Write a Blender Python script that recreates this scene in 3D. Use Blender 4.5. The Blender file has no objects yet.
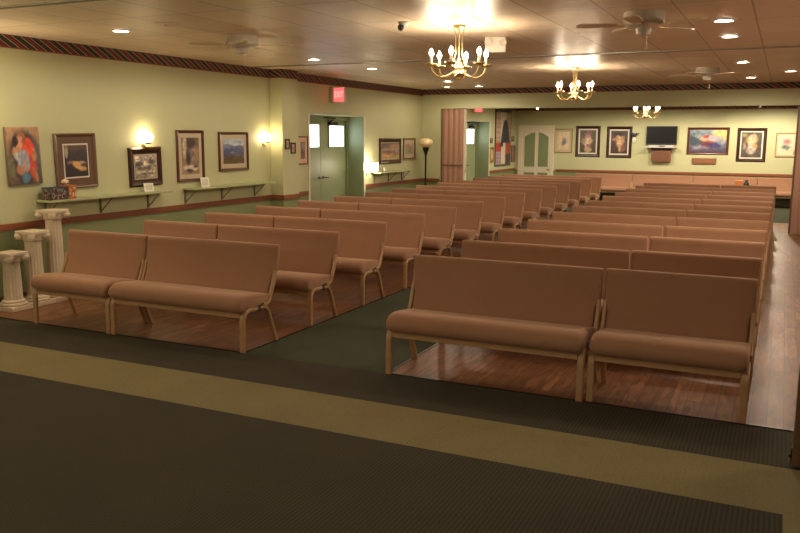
import bpy, bmesh, math, random
from mathutils import Vector, Matrix
random.seed(7)
PI = math.pi
SC = bpy.context.scene
COL = SC.collection

# ------------------------------------------------------------------ materials
def nmat(name):
    m = bpy.data.materials.new(name); m.use_nodes = True
    nt = m.node_tree
    return m, nt, nt.nodes, nt.links, nt.nodes['Principled BSDF']

def mat(name, col, rough=.5, metal=0, noise=0, nscale=20, bump=0, bscale=60, spec=.5, emit=None, estr=0, coat=0):
    m, nt, N, L, P = nmat(name)
    P.inputs['Base Color'].default_value = (*col, 1)
    P.inputs['Roughness'].default_value = rough
    P.inputs['Metallic'].default_value = metal
    P.inputs['Specular IOR Level'].default_value = spec
    P.inputs['Coat Weight'].default_value = coat
    if emit:
        P.inputs['Emission Color'].default_value = (*emit, 1)
        P.inputs['Emission Strength'].default_value = estr
    tc = N.new('ShaderNodeTexCoord')
    if noise:
        t = N.new('ShaderNodeTexNoise'); t.inputs['Scale'].default_value = nscale; t.inputs['Detail'].default_value = 4
        L.new(tc.outputs['Object'], t.inputs['Vector'])
        mx = N.new('ShaderNodeMix'); mx.data_type = 'RGBA'
        mx.inputs[6].default_value = (*[c*(1-noise) for c in col], 1)
        mx.inputs[7].default_value = (*[min(1, c*(1+noise)) for c in col], 1)
        L.new(t.outputs['Fac'], mx.inputs[0]); L.new(mx.outputs[2], P.inputs['Base Color'])
    if bump:
        t = N.new('ShaderNodeTexNoise'); t.inputs['Scale'].default_value = bscale; t.inputs['Detail'].default_value = 3
        L.new(tc.outputs['Object'], t.inputs['Vector'])
        b = N.new('ShaderNodeBump'); b.inputs['Strength'].default_value = bump; b.inputs['Distance'].default_value = .01
        L.new(t.outputs['Fac'], b.inputs['Height']); L.new(b.outputs['Normal'], P.inputs['Normal'])
    return m

def M_(N, L, op, a, b=None, c=None):
    n = N.new('ShaderNodeMath'); n.operation = op
    for k, v in enumerate((a, b, c)):
        if v is None: continue
        if isinstance(v, (int, float)): n.inputs[k].default_value = v
        else: L.new(v, n.inputs[k])
    return n.outputs[0]

def geo_xyz(N, L):
    g = N.new('ShaderNodeNewGeometry'); s = N.new('ShaderNodeSeparateXYZ')
    L.new(g.outputs['Position'], s.inputs[0])
    return g, s.outputs[0], s.outputs[1], s.outputs[2]

def mixc(N, L, fac, a, b):
    mx = N.new('ShaderNodeMix'); mx.data_type = 'RGBA'
    if isinstance(fac, (int, float)): mx.inputs[0].default_value = fac
    else: L.new(fac, mx.inputs[0])
    for k, v in ((6, a), (7, b)):
        if isinstance(v, tuple): mx.inputs[k].default_value = (*v, 1)
        else: L.new(v, mx.inputs[k])
    return mx.outputs[2]

def wall_material():
    m, nt, N, L, P = nmat('wall_paint')
    g, x, y, z = geo_xyz(N, L)
    f = M_(N, L, 'GREATER_THAN', z, .77)
    t = N.new('ShaderNodeTexNoise'); t.inputs['Scale'].default_value = 1.5; t.inputs['Detail'].default_value = 3
    L.new(g.outputs['Position'], t.inputs['Vector'])
    up = mixc(N, L, t.outputs['Fac'], (.46, .455, .252), (.51, .50, .285))
    lo = mixc(N, L, t.outputs['Fac'], (.185, .205, .085), (.22, .24, .10))
    L.new(mixc(N, L, f, lo, up), P.inputs['Base Color'])
    P.inputs['Roughness'].default_value = .58
    t2 = N.new('ShaderNodeTexNoise'); t2.inputs['Scale'].default_value = 90; t2.inputs['Detail'].default_value = 2
    L.new(g.outputs['Position'], t2.inputs['Vector'])
    b = N.new('ShaderNodeBump'); b.inputs['Strength'].default_value = .15; b.inputs['Distance'].default_value = .004
    L.new(t2.outputs['Fac'], b.inputs['Height']); L.new(b.outputs['Normal'], P.inputs['Normal'])
    return m

def ceiling_material():
    m, nt, N, L, P = nmat('ceiling_tiles')
    g, x, y, z = geo_xyz(N, L)
    def line(c, off, per, w):
        u = M_(N, L, 'FRACT', M_(N, L, 'DIVIDE', M_(N, L, 'ADD', c, off), per))
        d = M_(N, L, 'ABSOLUTE', M_(N, L, 'SUBTRACT', u, .5))
        return M_(N, L, 'GREATER_THAN', d, .5 - w/per)
    f = M_(N, L, 'MAXIMUM', line(x, .282+51.5, .515, .006), line(y, -.1+103, 1.03, .006))
    ux = M_(N, L, 'FLOOR', M_(N, L, 'DIVIDE', M_(N, L, 'ADD', x, .282+51.5), .515))
    uy = M_(N, L, 'FLOOR', M_(N, L, 'DIVIDE', M_(N, L, 'ADD', y, -.1+103), 1.03))
    cb = N.new('ShaderNodeCombineXYZ'); L.new(ux, cb.inputs[0]); L.new(uy, cb.inputs[1])
    wn = N.new('ShaderNodeTexWhiteNoise'); wn.noise_dimensions = '2D'; L.new(cb.outputs[0], wn.inputs['Vector'])
    tile = mixc(N, L, wn.outputs['Value'], (.78, .62, .46), (.86, .70, .53))
    L.new(mixc(N, L, f, tile, (.42, .33, .24)), P.inputs['Base Color'])
    P.inputs['Roughness'].default_value = .42
    P.inputs['Specular IOR Level'].default_value = .35
    # sagging, slightly crowned vinyl tiles
    t = N.new('ShaderNodeTexNoise'); t.inputs['Scale'].default_value = 1.6; t.inputs['Detail'].default_value = 2
    L.new(g.outputs['Position'], t.inputs['Vector'])
    t2 = N.new('ShaderNodeTexNoise'); t2.inputs['Scale'].default_value = 160
    L.new(g.outputs['Position'], t2.inputs['Vector'])
    h = M_(N, L, 'ADD', M_(N, L, 'MULTIPLY', t.outputs['Fac'], 1.6), M_(N, L, 'MULTIPLY', t2.outputs['Fac'], .04))
    h = M_(N, L, 'ADD', h, M_(N, L, 'MULTIPLY', f, -.15))
    b = N.new('ShaderNodeBump'); b.inputs['Strength'].default_value = .5; b.inputs['Distance'].default_value = .02
    L.new(h, b.inputs['Height']); L.new(b.outputs['Normal'], P.inputs['Normal'])
    return m

def border_material():
    m, nt, N, L, P = nmat('wallpaper_border')
    g, x, y, z = geo_xyz(N, L)
    u = M_(N, L, 'FRACT', M_(N, L, 'DIVIDE', M_(N, L, 'ADD', M_(N, L, 'ADD', x, y), M_(N, L, 'ADD', M_(N, L, 'MULTIPLY', z, 1.75), 40)), .215))
    r = N.new('ShaderNodeValToRGB'); r.color_ramp.interpolation = 'CONSTANT'
    e = r.color_ramp.elements
    e[0].position = 0; e[0].color = (.018, .028, .014, 1)
    e[1].position = .37; e[1].color = (.48, .32, .22, 1)
    for p, c in ((.45, (.13, .016, .014)), (.62, (.30, .08, .05)), (.65, (.13, .016, .014)), (.88, (.46, .30, .20)), (.95, (.018, .028, .014))):
        q = e.new(p); q.color = (*c, 1)
    L.new(u, r.inputs[0]); L.new(r.outputs[0], P.inputs['Base Color'])
    P.inputs['Roughness'].default_value = .6
    return m

def wood_floor_material():
    m, nt, N, L, P = nmat('wood_floor')
    g, x, y, z = geo_xyz(N, L)
    pw, pl = .095, 1.1
    ix = M_(N, L, 'FLOOR', M_(N, L, 'DIVIDE', M_(N, L, 'ADD', x, 30), pw))
    off = M_(N, L, 'MULTIPLY', M_(N, L, 'FRACT', M_(N, L, 'MULTIPLY', ix, .617)), pl)
    yy = M_(N, L, 'DIVIDE', M_(N, L, 'ADD', M_(N, L, 'ADD', y, off), 30), pl)
    iy = M_(N, L, 'FLOOR', yy)
    cb = N.new('ShaderNodeCombineXYZ'); L.new(ix, cb.inputs[0]); L.new(iy, cb.inputs[1])
    wn = N.new('ShaderNodeTexWhiteNoise'); wn.noise_dimensions = '2D'; L.new(cb.outputs[0], wn.inputs['Vector'])
    # grain: noise stretched along the plank, shifted per plank
    mp = N.new('ShaderNodeCombineXYZ')
    L.new(M_(N, L, 'ADD', M_(N, L, 'MULTIPLY', x, 14), M_(N, L, 'MULTIPLY', wn.outputs['Value'], 37)), mp.inputs[0])
    L.new(M_(N, L, 'MULTIPLY', y, 2.2), mp.inputs[1])
    gr = N.new('ShaderNodeTexNoise'); gr.inputs['Scale'].default_value = 1.6; gr.inputs['Detail'].default_value = 6; gr.inputs['Distortion'].default_value = .8
    L.new(mp.outputs[0], gr.inputs['Vector'])
    c1 = mixc(N, L, wn.outputs['Value'], (.19, .080, .034), (.30, .135, .058))
    rp = N.new('ShaderNodeValToRGB'); rp.color_ramp.elements[0].position = .35; rp.color_ramp.elements[1].position = .65
    L.new(gr.outputs['Fac'], rp.inputs[0])
    c2 = mixc(N, L, rp.outputs[0], (.115, .05, .026), c1)
    jx = M_(N, L, 'ABSOLUTE', M_(N, L, 'SUBTRACT', M_(N, L, 'FRACT', M_(N, L, 'DIVIDE', M_(N, L, 'ADD', x, 30), pw)), .5))
    j = M_(N, L, 'GREATER_THAN', jx, .482)
    jy = M_(N, L, 'GREATER_THAN', M_(N, L, 'ABSOLUTE', M_(N, L, 'SUBTRACT', M_(N, L, 'FRACT', yy), .5)), .498)
    j = M_(N, L, 'MAXIMUM', j, jy)
    L.new(mixc(N, L, j, c2, (.03, .012, .006)), P.inputs['Base Color'])
    ro = N.new('ShaderNodeMapRange'); L.new(gr.outputs['Fac'], ro.inputs[0]); ro.inputs[3].default_value = .34; ro.inputs[4].default_value = .40
    L.new(ro.outputs[0], P.inputs['Roughness'])
    P.inputs['Specular IOR Level'].default_value = .17
    b = N.new('ShaderNodeBump'); b.inputs['Strength'].default_value = .05; b.inputs['Distance'].default_value = .0004
    L.new(M_(N, L, 'ADD', gr.outputs['Fac'], M_(N, L, 'MULTIPLY', j, -1.0)), b.inputs['Height']); L.new(b.outputs['Normal'], P.inputs['Normal'])
    return m

def carpet_material(name, c, rib=.022, amp=.45):
    m, nt, N, L, P = nmat(name)
    g, x, y, z = geo_xyz(N, L)
    w = M_(N, L, 'SINE', M_(N, L, 'MULTIPLY', x, 2*PI/rib))
    w = M_(N, L, 'MULTIPLY_ADD', w, .5, .5)
    t = N.new('ShaderNodeTexNoise'); t.inputs['Scale'].default_value = 130; t.inputs['Detail'].default_value = 3
    L.new(g.outputs['Position'], t.inputs['Vector'])
    t2 = N.new('ShaderNodeTexNoise'); t2.inputs['Scale'].default_value = 2.2; t2.inputs['Detail'].default_value = 4
    L.new(g.outputs['Position'], t2.inputs['Vector'])
    k = M_(N, L, 'ADD', M_(N, L, 'MULTIPLY', w, amp), M_(N, L, 'MULTIPLY', t.outputs['Fac'], 1-amp))
    a = tuple(q*.55 for q in c); b_ = tuple(min(1, q*1.45) for q in c)
    c1 = mixc(N, L, k, a, b_)
    mx = N.new('ShaderNodeMix'); mx.data_type = 'RGBA'; mx.blend_type = 'MULTIPLY'; mx.inputs[0].default_value = 1
    L.new(c1, mx.inputs[6])
    L.new(mixc(N, L, t2.outputs['Fac'], (.85, .85, .85), (1.15, 1.15, 1.15)), mx.inputs[7])
    L.new(mx.outputs[2], P.inputs['Base Color'])
    P.inputs['Roughness'].default_value = .95; P.inputs['Specular IOR Level'].default_value = .15
    b = N.new('ShaderNodeBump'); b.inputs['Strength'].default_value = .5; b.inputs['Distance'].default_value = .004
    L.new(k, b.inputs['Height']); L.new(b.outputs['Normal'], P.inputs['Normal'])
    return m

def attr_material():
    m, nt, N, L, P = nmat('printed_art')
    a = N.new('ShaderNodeAttribute'); a.attribute_name = 'Col'
    L.new(a.outputs['Color'], P.inputs['Base Color']); P.inputs['Roughness'].default_value = .35
    return m

def fabric_material():
    m, nt, N, L, P = nmat('bench_fabric')
    tc = N.new('ShaderNodeTexCoord')
    t = N.new('ShaderNodeTexNoise'); t.inputs['Scale'].default_value = 350; t.inputs['Detail'].default_value = 2
    L.new(tc.outputs['Object'], t.inputs['Vector'])
    t2 = N.new('ShaderNodeTexNoise'); t2.inputs['Scale'].default_value = 6; t2.inputs['Detail'].default_value = 4
    L.new(tc.outputs['Object'], t2.inputs['Vector'])
    k = M_(N, L, 'ADD', M_(N, L, 'MULTIPLY', t.outputs['Fac'], .7), M_(N, L, 'MULTIPLY', t2.outputs['Fac'], .3))
    L.new(mixc(N, L, k, (.24, .116, .062), (.375, .193, .107)), P.inputs['Base Color'])
    P.inputs['Roughness'].default_value = .85
    P.inputs['Sheen Weight'].default_value = .35; P.inputs['Sheen Roughness'].default_value = .4
    P.inputs['Sheen Tint'].default_value = (1, .8, .62, 1)
    b = N.new('ShaderNodeBump'); b.inputs['Strength'].default_value = .25; b.inputs['Distance'].default_value = .002
    L.new(t.outputs['Fac'], b.inputs['Height']); L.new(b.outputs['Normal'], P.inputs['Normal'])
    return m

def partition_material(name, c):
    m, nt, N, L, P = nmat(name)
    g, x, y, z = geo_xyz(N, L)
    t = N.new('ShaderNodeTexNoise'); t.inputs['Scale'].default_value = 1; t.inputs['Detail'].default_value = 5
    cb = N.new('ShaderNodeCombineXYZ'); L.new(M_(N, L, 'MULTIPLY', x, 60), cb.inputs[0]); L.new(M_(N, L, 'MULTIPLY', y, 60), cb.inputs[1]); L.new(M_(N, L, 'MULTIPLY', z, 3), cb.inputs[2])
    L.new(cb.outputs[0], t.inputs['Vector'])
    L.new(mixc(N, L, t.outputs['Fac'], tuple(q*.75 for q in c), tuple(q*1.25 for q in c)), P.inputs['Base Color'])
    P.inputs['Roughness'].default_value = .5
    return m

M = dict(
    wall=wall_material(), ceiling=ceiling_material(), border=border_material(), woodfloor=wood_floor_material(),
    carpet=carpet_material('dark_carpet', (.051, .044, .028)), aisle=carpet_material('aisle_carpet', (.055, .058, .034), .022, .15),
    beige=carpet_material('olive_carpet', (.20, .163, .078), .03, .03),
    art=attr_material(), fabric=fabric_material(),
    rail=mat('rail_wood', (.22, .065, .025), .4, noise=.3, nscale=15),
    legwood=mat('blond_wood', (.40, .235, .115), .4, noise=.18, nscale=25, coat=.2),
    black=mat('black_plastic', (.012, .012, .013), .4),
    dark=mat('dark_metal', (.02, .016, .012), .4, metal=.6),
    brass=mat('polished_brass', (.92, .70, .34), .3, metal=1),
    chrome=mat('brushed_metal', (.55, .53, .50), .3, metal=1),
    white=mat('white_paint', (.75, .72, .66), .45),
    fanw=mat('fan_cream', (.62, .56, .46), .35),
    blade=mat('fan_blade', (.72, .58, .43), .45, noise=.15, nscale=12),
    plaster=mat('plaster', (.58, .47, .33), .6, noise=.10, nscale=14, bump=.15, bscale=40),
    doorgreen=mat('door_green', (.26, .30, .16), .45, noise=.05, nscale=4),
    shelfgreen=mat('shelf_green', (.36, .38, .19), .35),
    shelfbr=mat('bracket_green', (.16, .16, .08), .4),
    doorcream=mat('door_cream', (.68, .60, .44), .4),
    glassgreen=mat('green_door_glass', (.20, .24, .12), .12),
    frame_dark=mat('dark_frame', (.035, .012, .007), .3, noise=.3, nscale=30, coat=.08),
    frame_brown=mat('brown_frame', (.13, .065, .032), .35, noise=.25, nscale=30, coat=.05),
    frame_red=mat('mahogany_frame', (.085, .020, .010), .3, noise=.25, nscale=30, coat=.08),
    frame_gold=mat('gold_frame', (.50, .30, .10), .35, metal=.5, noise=.2, nscale=30),
    matte=mat('cream_mat_board', (.50, .41, .27), .8),
    matte_pink=mat('rose_mat_board', (.66, .42, .27), .8),
    matte_white=mat('white_mat_board', (.66, .60, .50), .8),
    brownbox=mat('brown_wood_box', (.20, .085, .04), .5, noise=.2, nscale=12),
    part=partition_material('partition_vinyl', (.38, .20, .13)), partdark=partition_material('partition_brown', (.085, .05, .042)),
    glow=mat('bulb_glow', (1, .85, .6), .5, emit=(1, .80, .55), estr=200),
    sconce=mat('sconce_glow', (1, .9, .7), .5, emit=(1, .78, .48), estr=28),
    down=mat('downlight_glow', (1, .9, .75), .5, emit=(1, .86, .66), estr=45),
    lampglow=mat('lamp_glow', (1, .95, .8), .5, emit=(1, .88, .62), estr=22),
    daylight=mat('daylit_pane', (.9, .95, 1), .3, emit=(.82, .93, 1), estr=3.2),
    exitface=mat('exit_red', (.6, .05, .05), .4, emit=(1, .12, .11), estr=1.1),
    exitletter=mat('exit_letter', (.9, .5, .4), .4, emit=(1, .26, .22), estr=1.5),
    alabaster=mat('alabaster', (.80, .62, .34), .4, noise=.15, nscale=9),
    candle=mat('candle_sleeve', (.85, .78, .60), .5),
    screen=mat('tv_screen', (.004, .004, .005), .45, spec=.2),
    silver=mat('silver_plastic', (.50, .46, .42), .35),
    flower=mat('silk_flower', (.80, .58, .42), .8),
    leaf=mat('dark_leaf', (.02, .03, .05), .6),
    paper=mat('card_paper', (.72, .68, .58), .7),
    orange=mat('orange_box', (.42, .12, .03), .5, noise=.4, nscale=25),
)

# ------------------------------------------------------------------ mesh helpers
class MB:
    def __init__(s): s.bm = bmesh.new()
    def box(s, x0, x1, y0, y1, z0, z1, bev=0):
        r = bmesh.ops.create_cube(s.bm, size=1)
        vs = r['verts']
        for v in vs:
            v.co = Vector((x0+(v.co.x+.5)*(x1-x0), y0+(v.co.y+.5)*(y1-y0), z0+(v.co.z+.5)*(z1-z0)))
        if bev:
            es = list({e for v in vs for e in v.link_edges})
            bmesh.ops.bevel(s.bm, geom=es, offset=bev, segments=2, affect='EDGES', profile=.6)
        return s
    def loft(s, rings, cap=True, closed=True):
        bm = s.bm; R = [[bm.verts.new(p) for p in ring] for ring in rings]
        n = len(R[0])
        for a, b in zip(R, R[1:]):
            for i in range(n if closed else n-1):
                j = (i+1) % n
                bm.faces.new((a[i], a[j], b[j], b[i]))
        if cap and closed:
            bm.faces.new(R[0][::-1]); bm.faces.new(R[-1])
        return s
    def lathe(s, prof, c=(0, 0, 0), n=20, rmod=None):
        rings = []
        for r, z in prof:
            ring = []
            for k in range(n):
                a = 2*PI*k/n; rr = r*(rmod(a, z) if rmod else 1)
                ring.append((c[0]+max(rr, 1e-4)*math.cos(a), c[1]+max(rr, 1e-4)*math.sin(a), c[2]+z))
            rings.append(ring)
        return s.loft(rings)
    def sweep(s, pts, w, t, side=(1, 0, 0), seg=None):
        """flat bar (w along `side`, t across) swept along pts"""
        S = Vector(side); rings = []
        P = [Vector(p) for p in pts]
        for i, p in enumerate(P):
            d = (P[min(i+1, len(P)-1)]-P[max(i-1, 0)]).normalized()
            nn = S.cross(d).normalized()
            b = min(w, t)*.22
            ring = []
            for (a, c) in ((-w/2+b, -t/2), (w/2-b, -t/2), (w/2, -t/2+b), (w/2, t/2-b), (w/2-b, t/2), (-w/2+b, t/2), (-w/2, t/2-b), (-w/2, -t/2+b)):
                ring.append(p+S*a+nn*c)
            rings.append(ring)
        return s.loft(rings)
    def tube(s, pts, r, n=8):
        P = [Vector(p) for p in pts]; rings = []; up = None
        for i, p in enumerate(P):
            d = (P[min(i+1, len(P)-1)]-P[max(i-1, 0)]).normalized()
            if up is None: up = d.orthogonal().normalized()
            up = (up-d*up.dot(d)).normalized(); q = d.cross(up)
            rr = r[i] if isinstance(r, (list, tuple)) else r
            rings.append([p+(up*math.cos(2*PI*k/n)+q*math.sin(2*PI*k/n))*rr for k in range(n)])
        return s.loft(rings)
    def ball(s, c, r, sub=2, sc=(1, 1, 1)):
        m = Matrix.Translation(c) @ Matrix.Diagonal((r*sc[0], r*sc[1], r*sc[2], 1))
        bmesh.ops.create_icosphere(s.bm, subdivisions=sub, radius=1, matrix=m); return s
    def build(s, name, material, parent=None, smooth=True, angle=40):
        bmesh.ops.recalc_face_normals(s.bm, faces=s.bm.faces[:])
        me = bpy.data.meshes.new(name); s.bm.to_mesh(me); s.bm.free()
        me.materials.append(material)
        if smooth:
            me.shade_smooth()
            me.set_sharp_from_angle(angle=math.radians(angle))
        o = bpy.data.objects.new(name, me); COL.objects.link(o)
        if parent: o.parent = parent
        return o

def tag(o, label, cat, group=None):
    o['label'] = label; o['category'] = cat
    if group: o['group'] = group
    return o
def thing(name, label, cat, loc=(0, 0, 0), rz=0, group=None):
    o = bpy.data.objects.new(name, None); COL.objects.link(o)
    o.empty_display_size = .1
    o.location = loc; o.rotation_euler = (0, 0, rz)
    return tag(o, label, cat, group)
def struct(name, mb, m, parent=None, smooth=False):
    o = mb.build(name, m, parent, smooth=smooth)
    if not parent: o['kind'] = 'structure'
    return o
def copy_tree(o, parent=None):
    c = o.copy(); COL.objects.link(c); c.parent = parent
    for ch in list(o.children): copy_tree(ch, c)
    return c
def dup(root, loc, rz, label, group=None):
    c = copy_tree(root); c.location = loc; c.rotation_euler = (0, 0, rz); c['label'] = label
    if group: c['group'] = group
    return c
def arc(c, r, a0, a1, n=5, plane='yz', x=0):
    out = []
    for k in range(n+1):
        a = math.radians(a0+(a1-a0)*k/n)
        out.append((x, c[0]+r*math.cos(a), c[1]+r*math.sin(a)))
    return out
def ORD(i): return ['first', 'second', 'third', 'fourth', 'fifth', 'sixth', 'seventh', 'eighth', 'ninth', 'tenth', 'eleventh', 'twelfth', 'thirteenth', 'fourteenth'][i]

# ------------------------------------------------------------------ the room
WX = -6.87          # left wall plane
ZC = 2.63           # ceiling
BY = 15.63          # beam plane
FY = 22.1           # far wall
ZC2 = 2.50          # ceiling beyond the beam
RX = 4.5; BACK = -3.0
AL, AR, FE = -3.707, -2.456, 5.012
S1, S0 = 4.411, 3.835
# floors
struct('floor', MB().box(WX-.6, AL, FE, 17.8, -.1, 0).box(AR, RX+.1, FE, 17.8, -.1, 0), M['woodfloor'])
struct('floor', MB().box(WX-.6, RX+.1, S1, FE, -.1, -.002).box(WX-.6, .113, BACK-.1, S0, -.1, -.002), M['carpet'])
struct('floor', MB().box(AL, AR, FE, 17.8, -.1, -.002).box(WX-.6, RX+.1, 17.8, FY+.1, -.1, -.002), M['aisle'])
struct('floor', MB().box(WX-.6, RX+.1, S0, S1, -.1, -.002).box(.113, RX+.1, BACK-.1, S0, -.1, -.002), M['beige'])
tr = MB()
for x0, x1, y0, y1 in ((WX, AL, FE-.008, FE+.008), (AR, RX, FE-.008, FE+.008), (AL-.008, AL+.008, FE, 17.8), (AR-.008, AR+.008, FE, 17.8)):
    tr.box(x0, x1, y0, y1, -.01, .005)
struct('trim_1', tr, M['frame_dark'])
# ceiling with one raised part and the lower ceiling past the beam
struct('ceiling', MB().box(WX-.6, RX+.1, BACK-.1, BY+.1, ZC, ZC+.1), M['ceiling'])
struct('ceiling', MB().box(WX-.6, RX+.1, BY+.1, FY+.1, ZC2, ZC2+.1), M['ceiling'])
# left wall, with two door recesses
D = .34
wl = MB()
def wl_seg(y0, y1, z0=0, z1=ZC): wl.box(WX-D-.06, WX, y0, y1, z0, z1)
wl_seg(BACK-.1, 11.14); wl_seg(11.14, 12.99, 2.02, ZC); wl_seg(12.99, 18.22); wl_seg(18.22, 19.86, 2.05, ZC); wl_seg(19.86, FY+.1)
wl.box(WX, WX+.21, 10.06, 10.49, 0, ZC)
wl.box(WX-D-.12, WX-D-.06, 11.1, 13.05, 0, 2.1)
wl.box(WX-D-.12, WX-D-.06, 18.2, 19.9, 0, 2.1)
struct('wall_left', wl, M['wall'])
struct('wall_far', MB().box(WX-.6, RX+.1, FY, FY+.12, 0, ZC), M['wall'])
struct('wall_right', MB().box(RX, RX+.12, BACK-.1, FY+.1, 0, ZC), M['wall'])
struct('wall_back', MB().box(WX-.6, RX+.1, BACK-.12, BACK, 0, ZC), M['wall'])
struct('wall_beam', MB().box(WX, RX, BY, BY+.2, 2.24, ZC).box(WX, -6.47, BY, BY+.2, 0, 2.24), M['wall'])
# recess lining in gloss green
ln = MB()
for y0, y1, zt in ((11.14, 12.99, 2.02), (18.22, 19.86, 2.05)):
    ln.box(WX-D-.05, WX+.004, y1-.006, y1, 0, zt).box(WX-D-.05, WX+.004, y0, y0+.006, 0, zt)
struct('trim_2', ln, M['doorgreen'])
# door casings
cs = MB()
for y0, y1, zt in ((11.14, 12.99, 2.02), (18.22, 19.86, 2.05)):
    cs.box(WX, WX+.015, y0-.05, y0, 0, zt+.0).box(WX, WX+.015, y1, y1+.05, 0, zt)
struct('trim_3', cs, M['doorcream'])
# chair rails
rl = MB()
def lrail(y0, y1, x=WX): rl.box(x, x+.022, y0, y1, .742, .808, .004)
lrail(BACK, 10.06); lrail(10.06, 10.49, WX+.21); lrail(10.49, 11.08); lrail(13.05, BY); lrail(BY+.2, 18.16); lrail(19.92, FY)
rl.box(WX, WX+.23, 10.04, 10.062, .742, .808, .004)
rl.box(WX, -6.47, BY-.022, BY, .742, .808, .004)
rl.box(-5.68, RX, FY-.022, FY, .735, .80, .004)
rl.box(RX-.022, RX, BACK, FY, .742, .808, .004)
rl.box(WX, RX, BACK, BACK+.022, .742, .808, .004)
struct('trim_4', rl, M['rail'])
# baseboards
bb = MB().box(WX, WX+.015, BACK, 11.08, 0, .1).box(WX, WX+.015, 13.05, 18.16, 0, .1).box(WX, WX+.015, 19.92, FY, 0, .1)
struct('baseboard_left', bb, M['frame_brown'])
struct('baseboard_far', MB().box(-5.68, RX, FY-.015, FY, 0, .1), M['frame_brown'])
# wallpaper border: along the left wall, round the pilaster, across the beam, and round the far room
bd = MB(); t = .004; b0, b1 = 2.515, ZC
bd.box(WX, WX+t, BACK, 10.06, b0, b1).box(WX+.21, WX+.21+t, 10.06-t, 10.49, b0, b1).box(WX, WX+.21, 10.06-t, 10.06, b0, b1)
bd.box(WX, WX+t, 10.49, BY, b0, b1).box(WX, RX, BY-t, BY, 2.535, b1)
bd.box(WX, WX+t, BY+.2, FY, 2.40, ZC2).box(WX, RX, FY-t, FY, 2.40, ZC2)
bd.box(RX-t, RX, BACK, FY, b0, b1).box(WX, RX, BACK, BACK+t, b0, b1)
struct('trim_5', bd, M['border'])
ed = MB()
ed.box(WX, WX+.009, BACK, 10.06, b0-.012, b0).box(WX+.21, WX+.219, 10.05, 10.49, b0-.012, b0).box(WX, WX+.219, 10.051, 10.06, b0-.012, b0)
ed.box(WX, WX+.009, 10.49, BY, b0-.012, b0).box(WX, RX, BY-.009, BY, 2.523, 2.535).box(WX, RX, FY-.009, FY, 2.388, 2.40)
struct('trim_6', ed, mat('border_edge', (.26, .07, .04), .5))
# ceiling tracks of the folding partitions
def track(y):
    struct('trim_7', MB().box(WX, RX, y-.022, y+.022, ZC-.012, ZC), M['frame_brown'])
    struct('trim_8', MB().box(WX, RX, y-.045, y-.022, ZC-.009, ZC).box(WX, RX, y+.022, y+.045, ZC-.009, ZC), M['chrome'])
track(4.44); track(9.6)

# ------------------------------------------------------------------ doors
def recess_doors(n, y0, y1, zt, wins):
    xb = WX-D
    ym = (y0+y1)/2
    d = struct('door_%d' % n, MB().box(xb-.05, xb-.005, y0+.01, ym-.004, .01, zt-.07).box(xb-.05, xb-.005, ym+.004, y1-.01, .01, zt-.07), M['doorgreen'])
    struct('door_frame', MB().box(xb-.05, xb+.03, y0+.006, y1-.006, zt-.07, zt-.0).box(xb-.05, xb+.03, y0+.006, y0+.05, 0, zt-.07).box(xb-.05, xb+.03, y1-.05, y1-.006, 0, zt-.07), M['doorgreen'], d)
    for (a, b, z0, z1) in wins:
        f = MB()
        f.box(xb-.006, xb+.012, a-.03, a, z0-.03, z1+.03).box(xb-.006, xb+.012, b, b+.03, z0-.03, z1+.03)
        f.box(xb-.006, xb+.012, a, b, z0-.03, z0).box(xb-.006, xb+.012, a, b, z1, z1+.03)
        wf = struct('window_frame', f, M['doorgreen'], d)
        struct('pane', MB().box(xb-.006, xb+.002, a, b, z0, z1), M['daylight'], wf)
    for s in (-1, 1):
        h = MB().lathe([(.001, 0), (.026, 0), (.026, .008), (.001, .008)], n=12)
        h.bm.transform(Matrix.Translation((xb-.004, ym+s*.06, .965)) @ Matrix.Rotation(PI/2, 4, 'Y'))
        h.tube([(xb, ym+s*.06, .965), (xb+.05, ym+s*.06, .965), (xb+.055, ym+s*.08, .965), (xb+.055, ym+s*.17, .96)], .009)
        struct('door_handle', h, M['dark'], d, smooth=True)
    # overhead closer arm and hinges
    struct('door_closer', MB().box(xb-.005, xb+.06, ym+.25, ym+.5, zt-.16, zt-.10, .008).tube([(xb+.03, ym+.3, zt-.09), (xb+.22, ym+.12, zt-.05), (xb+.02, ym+.05, zt-.03)], .009), M['dark'], d)
recess_doors(1, 11.14, 12.99, 2.02, [(11.62, 12.0, 1.49, 1.86), (12.35, 12.86, 1.495, 1.85)])
recess_doors(2, 18.22, 19.86, 2.05, [(18.62, 18.98, 1.50, 1.86), (19.12, 19.66, 1.50, 1.86)])
# white double arch-panel door on the far wall
dd = struct('door_3', MB().box(-6.65, -5.83, FY-.035, FY, .01, 1.92), M['doorcream'])
struct('door_frame', MB().box(-6.76, -6.65, FY-.05, FY, 0, 2.0).box(-5.83, -5.745, FY-.05, FY, 0, 2.0).box(-6.65, -5.83, FY-.05, FY, 1.92, 2.0), M['doorcream'], dd)
def arch_panel(x0, x1, z0, z1, rise, grow):
    """rise: 'l' arch climbs to the right, 'r' climbs to the left"""
    pts = [(x0-grow, z0-grow), (x1+grow, z0-grow)]
    for k in range(9):
        u = k/8; x = x1+grow-(x1-x0+2*grow)*u
        h = math.sin((1-u)*PI/2) if rise == 'l' else math.sin(u*PI/2)
        pts.append((x, z1-.12+.12*h+grow))
    return pts
def slab(pts, y0, y1):
    m = MB(); m.loft([[(p[0], y0, p[1]) for p in pts], [(p[0], y1, p[1]) for p in pts]]); return m
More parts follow.
